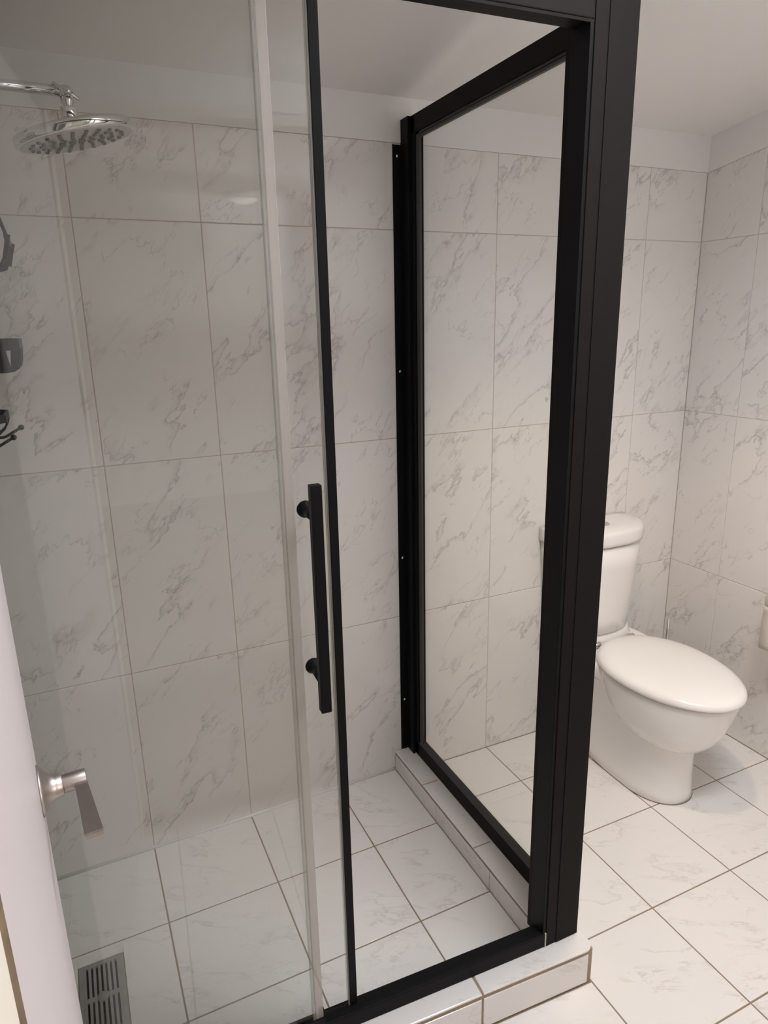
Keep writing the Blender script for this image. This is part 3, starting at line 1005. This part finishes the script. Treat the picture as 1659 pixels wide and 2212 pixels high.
for k in range(n + 1):
    xc = DRX0 + w + pit * (k + 0.275) - pit * 0.0
    MB().box((xc - pit * 0.275, DRY0 + w, zt_ - 0.006), (xc + pit * 0.275, DRY1 - w, zt_ - 0.0004), 0.0004).build('bar', 'drain', dr)
yc = (DRY0 + DRY1) / 2
MB().box((DRX0 + w, yc - 0.006, zt_ - 0.006), (DRX1 - w, yc + 0.006, zt_ - 0.0003)).build('cross_bar', 'drain', dr)
MB().lathe([(0.0, -0.006), (0.0135, -0.006), (0.0135, 0.0), (0.0, 0.0004)], ((DRX0 + DRX1) / 2, yc, zt_ - 0.0003), (0, 0, 1), 24).build('centre_boss', 'drain', dr)

# ------------------------------------------------------------------ open room door on the left with lever handle
DANG = R(4.5)
hinge = Vector((-0.1085, -1.7125, 0))
DM = Matrix.Translation(hinge) @ Matrix.Rotation(DANG, 4, 'Z')       # local y runs along the door, local +x is the visible face
LENd = 0.728
dr1 = MB().box((-0.036, 0.0, 0.012), (0.0, LENd, 2.04), 0.0015, DM)
dleaf = struct(dr1.build('door_1', 'door_paint'))
hp = DM @ Vector((0.0, LENd - 0.060, 1.0))
axd = (DM.to_3x3() @ Vector((1, 0, 0))).normalized()
lv = MB().lathe([(0.0, 0.0), (0.0315, 0.0), (0.0318, 0.0015), (0.0285, 0.004), (0.0215, 0.0085), (0.0170, 0.0135), (0.0150, 0.019), (0.0148, 0.0255), (0.0135, 0.0265), (0.0, 0.0265)], hp, axd, 40).build('handle_rosette', 'nickel', dleaf)
MB().lathe([(0.0, 0.026), (0.0112, 0.026), (0.0115, 0.0275), (0.0115, 0.052), (0.0108, 0.0535), (0.0, 0.0535)], hp, axd, 32).build('handle_spindle', 'nickel', lv)
LX = DM @ Matrix.Translation((0.0, LENd - 0.060, 1.0))
m = MB()
pr = []
for y, x0, x1, z0, z1 in ((0.004, 0.0395, 0.0525, -0.0090, 0.0060), (-0.012, 0.0390, 0.0535, -0.0090, 0.0030), (-0.055, 0.0390, 0.0560, -0.0080, 0.0005), (-0.108, 0.0385, 0.0588, -0.0072, -0.0008), (-0.1115, 0.0395, 0.0580, -0.0064, -0.0016)):
    pr.append([LX @ Vector(q) for q in ((x0, y, z0), (x1, y, z0), (x1, y, z1), (x0, y, z1))])
m.loft(pr, smooth=False).build('lever', 'nickel', lv)
hg = MB().tube([DM @ Vector((0.003, -0.001, 1.33)), DM @ Vector((0.003, -0.001, 1.43))], 0.0045, 12)
hg.box((-0.030, -0.003, 1.33), (0.0005, -0.0005, 1.43), 0, DM)
hg.build('hinge', 'rust', dleaf)

# ------------------------------------------------------------------ ceiling light (above the shower corner, out of view)
LCX, LCY = 0.985, -0.82
lz = ceil_z(LCY)
clt = thing('ceiling_light', 'round white ceiling downlight with warm glowing diffuser beside the shower corner post', 'light', (LCX, LCY, lz))
nrm = Vector((0, -SL, -1)).normalized()
MB().lathe([(0.048, 0.0), (0.065, 0.0), (0.065, 0.005), (0.055, 0.008), (0.048, 0.006), (0.048, 0.0)], (LCX, LCY, lz), nrm, 36, False).build('trim_ring', 'paint', clt)
MB().lathe([(0.0, 0.001), (0.048, 0.001), (0.048, 0.005), (0.0, 0.006)], (LCX, LCY, lz), nrm, 36).build('diffuser', 'lamp', clt)

# ------------------------------------------------------------------ hall behind the camera (seen in reflections)
hx0, hx1, hy0, hy1 = -1.2, 2.3, -6.2, YF - 0.11
struct(MB().box((hx0 - 0.1, hy0 - 0.1, -0.12), (hx1 + 0.1, hy1, -0.002)).build('floor_hall', 'hall_floor'))
struct(MB().box((hx0 - 0.1, hy0 - 0.1, 2.40), (hx1 + 0.1, hy1, 2.50)).build('ceiling_hall', 'ceiling'))
struct(MB().box((hx0 - 0.1, hy0 - 0.1, -0.002), (hx0, hy1, 2.40)).build('wall_hall_left', 'paint'))
struct(MB().box((hx1, hy0 - 0.1, -0.002), (hx1 + 0.1, hy1, 2.40)).build('wall_hall_right', 'paint'))
struct(MB().box((hx0, hy0 - 0.1, -0.002), (hx1, hy0, 2.40)).build('wall_hall_back', 'paint'))
hl = thing('hall_light', 'round white ceiling light in the hall behind the doorway', 'light', (0.86, -4.75, 2.40))
MB().lathe([(0.0, 0.0), (0.13, 0.0), (0.13, -0.03), (0.12, -0.035), (0.0, -0.035)], (0.86, -4.75, 2.40), (0, 0, 1), 36).build('base', 'paint', hl)
MB().lathe([(0.0, -0.034), (0.095, -0.034), (0.07, -0.05), (0.04, -0.058), (0.0, -0.06)], (0.86, -4.75, 2.40), (0, 0, 1), 36).build('diffuser', 'hall_lamp', hl)
